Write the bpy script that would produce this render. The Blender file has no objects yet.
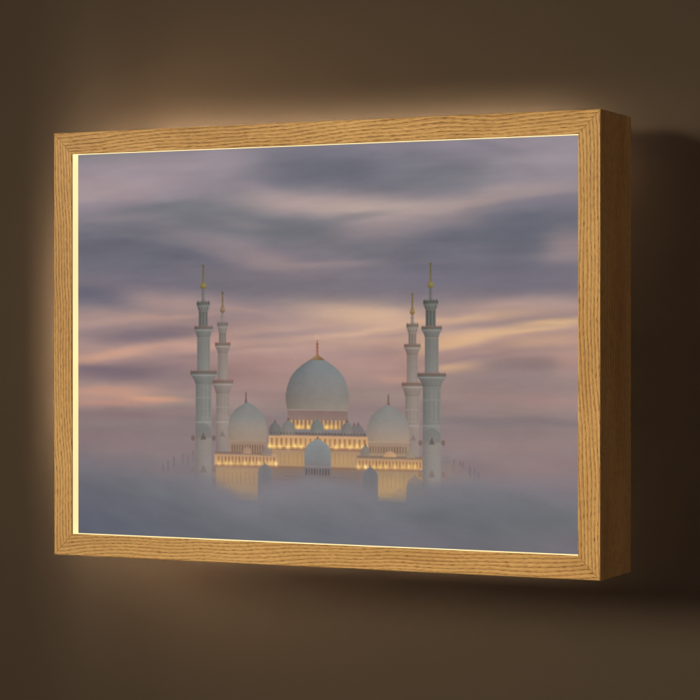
import bpy, bmesh, math, sys
import numpy as np

sc = bpy.context.scene
H = 0.30                 # height of the light box in metres; all box sizes below are multiples of it
Z0 = 1.50                # height of its centre on the wall

# ------------------------------------------------------------------ camera, world, lamps, exposure
cam_data = bpy.data.cameras.new("camera")
cam = bpy.data.objects.new("camera", cam_data)
sc.collection.objects.link(cam)
sc.camera = cam
cam_data.sensor_width = 36.0
cam_data.lens = 36.0*2296.08/700.0
cam_data.clip_start = 0.05
cam_data.clip_end = 50
cam.location = (2.29088*H, -4.62158*H, Z0+0.018498*H)
cam.rotation_euler = (math.pi/2-0.00597, 0, 0.44356)

world = bpy.data.worlds.new("World")
sc.world = world
world.use_nodes = True
bgn = world.node_tree.nodes["Background"]
bgn.inputs["Color"].default_value = (1.0, 0.70, 0.62, 1)
bgn.inputs["Strength"].default_value = 0.18

sc.view_settings.view_transform = 'Standard'
sc.view_settings.look = 'None'
sc.view_settings.exposure = 0
sc.view_settings.gamma = 1
sc.cycles.use_denoising = True
sc.cycles.max_bounces = 6

def aim(o, tgt):
    from mathutils import Vector
    d = Vector(tgt)-o.location
    o.rotation_euler = d.to_track_quat('-Z', 'Y').to_euler()

def spot(name, loc, tgt, watts, size, cone, blend, col):
    d = bpy.data.lights.new(name, 'SPOT')
    d.energy = watts; d.shadow_soft_size = size; d.spot_size = math.radians(cone); d.spot_blend = blend; d.color = col
    o = bpy.data.objects.new(name, d); sc.collection.objects.link(o)
    o.location = loc; aim(o, tgt)
    return o

spot("key_spot", (-2.55, -2.35, Z0+0.85), (0.13, 0.0, Z0-0.075), 930, 0.60, 21.5, 1.0, (1.0, 0.80, 0.56))

# ------------------------------------------------------------------ small helpers
def tag(o, **kw):
    for k, v in kw.items():
        o[k] = v
    return o

def link(name, mesh, mat, parent=None, loc=(0, 0, 0), rot=(0, 0, 0)):
    o = bpy.data.objects.new(name, mesh)
    sc.collection.objects.link(o)
    if mat: mesh.materials.append(mat)
    o.location = loc; o.rotation_euler = rot
    if parent: o.parent = parent
    return o

def box_mesh(name, x0, x1, y0, y1, z0, z1, bev=0.0):
    bm = bmesh.new()
    bmesh.ops.create_cube(bm, size=1)
    for v in bm.verts:
        v.co = ((x0+x1)/2+v.co.x*(x1-x0), (y0+y1)/2+v.co.y*(y1-y0), (z0+z1)/2+v.co.z*(z1-z0))
    if bev: bmesh.ops.bevel(bm, geom=bm.edges[:], offset=bev, segments=2, affect='EDGES')
    m = bpy.data.meshes.new(name); bm.to_mesh(m); bm.free()
    return m

class NT:
    def __init__(s, name):
        s.m = bpy.data.materials.new(name); s.m.use_nodes = True
        s.t = s.m.node_tree; s.b = s.t.nodes["Principled BSDF"]
    def n(s, kind, **kw):
        q = s.t.nodes.new(kind)
        for k, v in kw.items():
            if k in q.inputs: q.inputs[k].default_value = v
            else: setattr(q, k, v)
        return q
    def l(s, a, b): s.t.links.new(a, b)
    def math(s, op, a, b=None, c=None):
        q = s.t.nodes.new('ShaderNodeMath'); q.operation = op
        for i, v in enumerate((a, b, c)):
            if v is None: continue
            if isinstance(v, (int, float)): q.inputs[i].default_value = v
            else: s.l(v, q.inputs[i])
        return q.outputs[0]
    def ramp(s, fac, stops):
        q = s.t.nodes.new('ShaderNodeValToRGB')
        e = q.color_ramp.elements
        while len(e) < len(stops): e.new(0.5)
        for i, (p, c) in enumerate(stops):
            e[i].position = p; e[i].color = (*c, 1)
        s.l(fac, q.inputs['Fac']); return q.outputs['Color']

# ------------------------------------------------------------------ materials
def oak():
    k = NT("oak"); t = k
    tc = k.n('ShaderNodeTexCoord')
    info = k.n('ShaderNodeObjectInfo')
    off = k.math('MULTIPLY', info.outputs['Random'], 37.0)
    comb = k.n('ShaderNodeCombineXYZ'); k.l(off, comb.inputs[0]); k.l(off, comb.inputs[1]); k.l(off, comb.inputs[2])
    add = k.n('ShaderNodeVectorMath', operation='ADD'); k.l(tc.outputs['Object'], add.inputs[0]); k.l(comb.outputs[0], add.inputs[1])
    def mapped(sx, sy, sz, rot=0):
        m = k.n('ShaderNodeMapping'); m.inputs['Scale'].default_value = (sx, sy, sz); m.inputs['Rotation'].default_value = (0, rot, 0)
        k.l(add.outputs[0], m.inputs['Vector']); return m.outputs[0]
    # slow wandering of the growth rings along the board
    warp = k.n('ShaderNodeTexNoise', Scale=1.0, Detail=2.0); k.l(mapped(7, 16, 16), warp.inputs['Vector'])
    warp2 = k.n('ShaderNodeTexNoise', Scale=1.0, Detail=3.0); k.l(mapped(26, 70, 70), warp2.inputs['Vector'])
    sep = k.n('ShaderNodeSeparateXYZ'); k.l(mapped(1, 1, 1, 0.035), sep.inputs[0])
    zz = k.math('ADD', sep.outputs[2], k.math('MULTIPLY', sep.outputs[1], 0.75))
    zz = k.math('ADD', zz, k.math('MULTIPLY', k.math('SUBTRACT', warp.outputs[0], 0.5), 0.015))
    zz = k.math('ADD', zz, k.math('MULTIPLY', k.math('SUBTRACT', warp2.outputs[0], 0.5), 0.0016))
    saw = k.math('FRACT', k.math('MULTIPLY', zz, 430.0))
    ring = k.math('POWER', k.math('ABSOLUTE', k.math('SUBTRACT', saw, 0.25)), 1.6)
    # long fibres and dark open pores
    fib = k.n('ShaderNodeTexNoise', Scale=1.0, Detail=4.0, Roughness=0.6); k.l(mapped(30, 1300, 1300, 0.02), fib.inputs['Vector'])
    pore = k.n('ShaderNodeTexNoise', Scale=1.0, Detail=2.0, Roughness=0.5); k.l(mapped(230, 3100, 3100, 0.03), pore.inputs['Vector'])
    pmask = k.math('MULTIPLY', k.ramp(pore.outputs[0], [(0.51, (0, 0, 0)), (0.62, (1, 1, 1))]), k.math('ADD', 0.32, k.math('MULTIPLY', ring, 1.5)))
    big = k.n('ShaderNodeTexNoise', Scale=1.0, Detail=3.0); k.l(mapped(9, 40, 40), big.inputs['Vector'])
    v = k.math('ADD', k.math('MULTIPLY', ring, 0.62), k.math('MULTIPLY', fib.outputs[0], 0.50))
    v = k.math('ADD', v, k.math('MULTIPLY', k.math('SUBTRACT', big.outputs[0], 0.5), 0.6))
    col = k.ramp(v, [(0.14, (0.76, 0.53, 0.205)), (0.34, (0.64, 0.42, 0.150)), (0.56, (0.47, 0.285, 0.092)), (0.80, (0.25, 0.135, 0.038))])
    mx = k.n('ShaderNodeMix', data_type='RGBA'); mx.inputs['B'].default_value = (0.15, 0.068, 0.020, 1)
    k.l(k.math('MINIMUM', k.math('MULTIPLY', pmask, 0.85), 0.9), mx.inputs['Factor']); k.l(col, mx.inputs['A'])
    k.l(mx.outputs['Result'], k.b.inputs['Base Color'])
    k.b.inputs['Roughness'].default_value = 0.52
    k.b.inputs['Specular IOR Level'].default_value = 0.35
    bump = k.n('ShaderNodeBump', Strength=0.35, Distance=0.0006)
    hgt = k.math('SUBTRACT', k.math('MULTIPLY', fib.outputs[0], 0.5), pmask)
    k.l(hgt, bump.inputs['Height']); k.l(bump.outputs[0], k.b.inputs['Normal'])
    return k.m

def plaster():
    k = NT("painted_plaster")
    tc = k.n('ShaderNodeTexCoord')
    n1 = k.n('ShaderNodeTexNoise', Scale=2.2, Detail=3.0); k.l(tc.outputs['Object'], n1.inputs['Vector'])
    n2 = k.n('ShaderNodeTexNoise', Scale=160.0, Detail=4.0, Roughness=0.6); k.l(tc.outputs['Object'], n2.inputs['Vector'])
    v = k.math('ADD', k.math('MULTIPLY', n1.outputs[0], 0.85), k.math('MULTIPLY', n2.outputs[0], 0.15))
    col = k.ramp(v, [(0.3, WALL_LO), (0.7, WALL_HI)])
    k.l(col, k.b.inputs['Base Color'])
    k.b.inputs['Roughness'].default_value = 0.85
    k.b.inputs['Specular IOR Level'].default_value = 0.2
    bump = k.n('ShaderNodeBump', Strength=0.12, Distance=0.0008); k.l(n2.outputs[0], bump.inputs['Height'])
    k.l(bump.outputs[0], k.b.inputs['Normal'])
    return k.m
WALL_LO = (0.057, 0.0455, 0.032)
WALL_HI = (0.066, 0.053, 0.037)

def glow_mat(name, col, strength):
    k = NT(name)
    tc = k.n('ShaderNodeTexCoord'); n = k.n('ShaderNodeTexNoise', Scale=25.0, Detail=1.0); k.l(tc.outputs['Object'], n.inputs['Vector'])
    k.b.inputs['Base Color'].default_value = (0.5, 0.5, 0.5, 1)
    k.b.inputs['Emission Color'].default_value = (*col, 1)
    k.l(k.math('MULTIPLY', k.math('ADD', k.math('MULTIPLY', n.outputs[0], 0.16), 0.92), strength), k.b.inputs['Emission Strength'])
    return k.m

def print_mat():
    k = NT("backlit_print")
    a = k.n('ShaderNodeAttribute'); a.attribute_name = "ink"
    k.b.inputs['Base Color'].default_value = (0.004, 0.004, 0.004, 1)
    k.b.inputs['Roughness'].default_value = 0.6
    k.b.inputs['Specular IOR Level'].default_value = 0.0
    k.l(a.outputs['Color'], k.b.inputs['Emission Color'])
    k.b.inputs['Emission Strength'].default_value = 1.0
    return k.m

def plain(name, col, rough=0.6):
    k = NT(name); tc = k.n('ShaderNodeTexCoord'); n = k.n('ShaderNodeTexNoise', Scale=60.0); k.l(tc.outputs['Object'], n.inputs['Vector'])
    k.l(k.ramp(n.outputs[0], [(0.3, tuple(c*0.92 for c in col)), (0.7, col)]), k.b.inputs['Base Color'])
    k.b.inputs['Roughness'].default_value = rough
    return k.m

M_OAK = oak(); M_WALL = plaster()
M_EDGE = glow_mat("lit_acrylic", (1.0, 0.77, 0.33), 1.02)
M_BACK = plain("fibreboard", (0.20, 0.13, 0.08)); M_DIFF = plain("opal_acrylic", (0.8, 0.8, 0.78), 0.4)

# ------------------------------------------------------------------ the wall
W, T, B, R = 1.36661, 0.20076, 0.0511876, 0.0265748    # width, depth, face width of the frame, recess of the print (x H)
GAP = 0.070                                             # stand-off from the wall (x H)
wm = box_mesh("wall", -3.2, 3.2, (T+GAP)*H, (T+GAP)*H+0.12, 0.0, 3.2)
tag(link("wall", wm, M_WALL), kind="structure", label="plain brown painted wall behind the light box")

# ------------------------------------------------------------------ the light box
boxo = bpy.data.objects.new("light_box", None)
sc.collection.objects.link(boxo)
boxo.location = (0, T*H, Z0)
tag(boxo, label="oak framed light box with a glowing picture of a white mosque in fog", category="light box")
Y0 = -T*H               # front face of the frame, in the box's own coordinates

def rail(name, length, rot, loc):
    """mitred oak board: local X runs along the grain, local -Z points to the middle of the box"""
    c = 0.0022          # eased edges
    prof = [(c*.8, 0), (B-c*.6, 0), (B, c*.6), (B, .0022), (B-.006, .0022), (B-.006, R+.012), (.034, R+.012), (.034, T), (c*.5, T), (0, T-c*.5), (0, c*.8)]
    bm = bmesh.new(); rings = []
    nseg = 1
    for s in (-1, 1):
        rings.append([bm.verts.new((s*(length/2-v)*H, d*H, -v*H)) for v, d in prof])
    n = len(prof)
    for i in range(n):
        bm.faces.new((rings[0][i], rings[0][(i+1) % n], rings[1][(i+1) % n], rings[1][i]))
    bm.faces.new(rings[0][::-1]); bm.faces.new(rings[1])
    bmesh.ops.recalc_face_normals(bm, faces=bm.faces[:])
    # hairline chamfer at the mitre so the joint reads as a joint
    m = bpy.data.meshes.new(name); bm.to_mesh(m); bm.free()
    o = link(name, m, M_OAK, boxo, loc, rot)
    o.scale = (0.9993, 1, 1)
    return o

rail("frame_rail", W, (0, 0, 0), (0, Y0, .5*H))
rail("frame_rail", W, (0, math.pi, 0), (0, Y0, -.5*H))
rail("frame_rail", 1.0, (0, math.pi/2, 0), (W/2*H, Y0, 0))
rail("frame_rail", 1.0, (0, -math.pi/2, 0), (-W/2*H, Y0, 0))

IW, IH = W/2-B, .5-B
e = .0055
for x0, x1, z0, z1 in ((-IW-e, -IW, -IH, IH), (IW, IW+e, -IH, IH), (-IW-e, IW+e, IH, IH+e), (-IW-e, IW+e, -IH-e, -IH)):
    link("light_edge", box_mesh("light_edge", x0*H, x1*H, Y0+.0028*H, Y0+(R+.004)*H, z0*H, z1*H), M_EDGE, boxo)
link("diffuser_panel", box_mesh("diffuser_panel", -(IW-.0005)*H, (IW-.0005)*H, Y0+(R+.001)*H, Y0+(R+.011)*H, -(IH-.0005)*H, (IH-.0005)*H), M_DIFF, boxo)
link("back_panel", box_mesh("back_panel", -(W/2-.035)*H, (W/2-.035)*H, -.062*H, -.050*H, -.464*H, .464*H), M_BACK, boxo)
a = .03
# warm LED tape set into the hollow back; the back edge of the frame trims its light on the wall
LEDS = ((-W/2+.12, W/2-.16, -.0155, .5-.067, .5-.053, 92),
        (-W/2+.053, None, -.0080, -.29, .31, 1900),
        (-W/2+.20, W/2-.16, -.0235, -.5+.053, -.5+.063, 46))
for x0, x1, y0, z0, z1, power in LEDS:
    x1 = x0+.015 if x1 is None else x1
    link("led_strip", box_mesh("led_strip", x0*H, x1*H, (y0-.004)*H, y0*H, z0*H, z1*H), glow_mat("led_tape", (1.0, 0.74, 0.52), power), boxo)

# ------------------------------------------------------------------ the picture
# The transparency in the box is a flat print. It is drawn here in its own drafting units
# (1000 wide, 710 high, Y down), as inks in sRGB.
def lattice(seed, X, Y):
    """smooth value noise"""
    xi = np.floor(X).astype(np.int64); yi = np.floor(Y).astype(np.int64)
    fx = X - xi; fy = Y - yi
    fx = fx*fx*fx*(fx*(fx*6-15)+10); fy = fy*fy*fy*(fy*(fy*6-15)+10)
    def h(a, b):
        n = (a*374761393 + b*668265263 + seed*1442695041) & 0xffffffff
        n = ((n ^ (n >> 13))*1274126177) & 0xffffffff
        return ((n ^ (n >> 16)) & 0xffff)/65535.0
    return ((h(xi, yi)*(1-fx)+h(xi+1, yi)*fx)*(1-fy) + (h(xi, yi+1)*(1-fx)+h(xi+1, yi+1)*fx)*fy)*2-1
def fbm(seed, X, Y, n=4):
    v = 0; a = 1.0; t = 0
    for k in range(n):
        v = v + a*lattice(seed+k*7, X*2**k+k*13.7, Y*2**k+k*5.1); t += a; a *= .5
    return v/t
def sst(a, b, x):
    t = np.clip((x-a)/(b-a), 0, 1); return t*t*(3-2*t)

def paint(X, Y, OPS, FOG, FOGCOL, U=1.0, names=None):
    """X,Y: drafting coordinates; U: size of one drafting unit; returns sRGB 0..255 and part ids"""
    shp = X.shape
    C = np.zeros(shp+(3,)); ID = np.zeros(shp, np.int32)
    wx = fbm(3, X/(150*U), Y/(42*U), 3); wy = fbm(17, X/(120*U), Y/(36*U), 4)
    wf = fbm(29, X/(38*U), Y/(9*U), 3)
    SX = X + wx*12*U; SY = Y + wy*4.2*U + wf*1.8*U
    sky = True; parts = {}
    for op in OPS:
        k = op[0]
        if k == 'grad':
            ys = [p[0] for p in op[1]]
            for c in range(3):
                C[..., c] = np.interp(SY, ys, [p[1][c] for p in op[1]])
        elif k == 'blob':
            _, cx, cy, rx, ry, ang, col, s, bend, skew = op
            a = np.radians(ang); dx = SX-cx; dy = SY-cy
            u = (dx*np.cos(a)-dy*np.sin(a))/rx; v = (dx*np.sin(a)+dy*np.cos(a))/ry
            v = v + bend*u*u
            v = np.where(v > 0, v*skew, v/skew)
            m = s*np.exp(-np.abs(u)**2.6)*np.exp(-np.abs(v)**2.2)
            C += m[..., None]*(np.array(col, float)-C)
        elif k == 'streaks':
            n = fbm(41, X/(170*U)+.15*wy, Y/(11*U)+.5*wx, 4)*op[1]*(1-sst(op[2], op[3], Y))
            C += n[..., None]*np.array([1.0, .78, .62])
            d = fbm(61, (X*.97-Y*.22)/(150*U)+.2*wy, (Y*.97+X*.22)/(13*U)+.5*wx, 4)*op[1]*.55*(1-sst(op[2]*.45, op[2]*.75, Y))
            C += d[..., None]*np.array([1.0, .85, .75])
            n = fbm(53, X/(60*U), Y/(22*U)+.25*wx, 4)*op[1]*.9
            C += n[..., None]
        elif k == 'prof':
            _, part, ax, pts, cols, shade, alpha = op
            ys = [p[0] for p in pts]; ok = (Y >= ys[0]-U) & (Y <= ys[-1]+U) & (np.abs(X-ax) < max(p[1] for p in pts)+3*U)
            i = np.nonzero(ok); x = X[i]; y = Y[i]
            hw = np.interp(y, ys, [p[1] for p in pts])
            cov = np.clip(.5+(hw-np.abs(x-ax))/(1.25*U), 0, 1)*np.clip(.5+(y-ys[0])/U, 0, 1)*np.clip(.5+(ys[-1]-y)/U, 0, 1)
            cov = cov*np.clip(hw/(.5*U), 0, 1)
            u = np.clip((x-ax)/np.maximum(hw, .3*U), -1, 1)
            col = np.stack([np.interp(y, [q[0] for q in cols], [q[1][c] for q in cols]) for c in range(3)], -1)
            col = col + (shade[0]*u + shade[1]*u*u)[:, None]*np.array([1.0, .97, .9])
            m = (cov*alpha)[:, None]
            C[i] = C[i]*(1-m)+col*m
            if part: ID[i] = np.where(cov > .5, parts.setdefault(part, len(parts)+1), ID[i])
        elif k == 'rect':
            _, part, x0, y0, x1, y1, c0, c1, alpha, edge = op
            i = np.nonzero((X > x0-4*U) & (X < x1+4*U) & (Y > y0-4*U) & (Y < y1+4*U)); x = X[i]; y = Y[i]
            e = max(edge, U)
            cov = np.clip(.5+np.minimum(x-x0, x1-x)/e, 0, 1)*np.clip(.5+np.minimum(y-y0, y1-y)/U, 0, 1)
            t = np.clip((y-y0)/(y1-y0), 0, 1)[:, None]
            col = np.array(c0)*(1-t)+np.array(c1)*t
            m = (cov*alpha)[:, None]
            C[i] = C[i]*(1-m)+col*m
            if part: ID[i] = np.where(cov > .5, parts.setdefault(part, len(parts)+1), ID[i])
        elif k == 'row':      # a row of arched openings, or of crenels when low
            _, part, x0, x1, y0, y1, n, duty, col, alpha, seed = op
            i = np.nonzero((X > x0) & (X < x1) & (Y > y0-U) & (Y < y1+U)); x = X[i]; y = Y[i]
            p = (x1-x0)/n; q = (x-x0)/p; kf = np.floor(q); du = np.abs(q-kf-.5)*p
            hw = duty*p/2
            top = y0 + np.where(du < hw, hw-np.sqrt(np.maximum(hw*hw-du*du, 0)), 0)
            cov = np.clip(.5+(hw-du)/U, 0, 1)*np.clip(.5+(y-top)/U, 0, 1)*np.clip(.5+(y1-y)/U, 0, 1)
            amp = 1-.45*np.abs(lattice(seed, kf*1.37+.5, kf*0+seed))
            m = (cov*alpha*amp)[:, None]
            C[i] = C[i]*(1-m)+np.array(col, float)*m
        elif k == 'glow':     # lamps in the arcades of the printed picture
            _, cx, cy, rx, ry, col, s = op
            i = np.nonzero((np.abs(X-cx) < 3*rx) & (np.abs(Y-cy) < 3*ry)); x = X[i]; y = Y[i]
            m = (s*np.exp(-((x-cx)/rx)**2-((y-cy)/ry)**2))[:, None]
            C[i] = C[i]*(1-m)+np.array(col, float)*m
        elif k == 'ring':
            _, cx, cy, r, w, col, alpha = op
            i = np.nonzero((np.abs(X-cx) < r+4*U) & (np.abs(Y-cy) < r+4*U)); x = X[i]; y = Y[i]
            d = np.abs(np.hypot(x-cx, y-cy)-r)
            m = (alpha*np.clip(.5+(w-d)/U, 0, 1))[:, None]
            C[i] = C[i]*(1-m)+np.array(col, float)*m
    # the sky of the print is a little greyer than its inks; fine stone texture on the buildings
    g = C.mean(-1, keepdims=True)
    C = np.where((ID == 0)[..., None], 130+(g+(C-g)*.98-130)*1.10+np.array([0, 0, -2.5]), C)
    C = np.where((ID > 0)[..., None], 126+(C-126)*1.2+np.array([1.5, .5, -1.5]), C)
    C += ((ID > 0)*(lattice(97, X/(3.4*U), Y/(2.2*U))*1.5+lattice(98, X/(9*U), Y/(14*U))*1.5))[..., None]
    # fog bank of the picture
    fy = np.interp(X, [f[0] for f in FOG], [f[1] for f in FOG]); fs = np.interp(X, [f[0] for f in FOG], [f[2] for f in FOG])
    n = fbm(67, X/(46*U)+.3*wy, Y/(16*U), 4)
    n2 = fbm(71, X/(17*U), Y/(8*U), 3)
    a = sst(-1, 1, (Y-fy+n*7*U+n2*3*U)/fs)
    far = np.clip((Y-FOGCOL[0])/FOGCOL[1], 0, 1)*FOGCOL[2]
    a = np.maximum(a, far*(ID > 0))
    fc = np.zeros_like(C)
    for c in range(3):
        rows = []
        for (yy, cs) in FOGCOL[3]:
            rows.append(np.interp(X, FOGCOL[4], [q[c] for q in cs]))
        R = np.stack(rows, 0); t = np.interp(Y + n*5*U, [r[0] for r in FOGCOL[3]], np.arange(len(rows)))
        t0 = np.clip(np.floor(t).astype(int), 0, len(rows)-2); f = t-t0
        fc[..., c] = np.take_along_axis(R, t0[None], 0)[0]*(1-f)+np.take_along_axis(R, (t0+1)[None], 0)[0]*f
    rot = X*.97+Y*.26; rov = Y*.97-X*.26
    w1 = fbm(83, rot/(120*U)+.3*wy, rov/(20*U)+.4*wx, 4); w2 = fbm(89, X/(30*U), Y/(14*U), 3)
    edge = np.exp(-((Y-fy-14*U)/(16*U))**2)*np.exp(-((X-480)/260.0)**2)
    fc += (n*2.2 + w1*5.5 + w2*2.5 + edge*7)[..., None]
    C = C*(1-a[..., None])+fc*a[..., None]
    ID = np.where(a > .72, 0, ID)
    return np.clip(C, 0, 255), ID, parts

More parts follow.
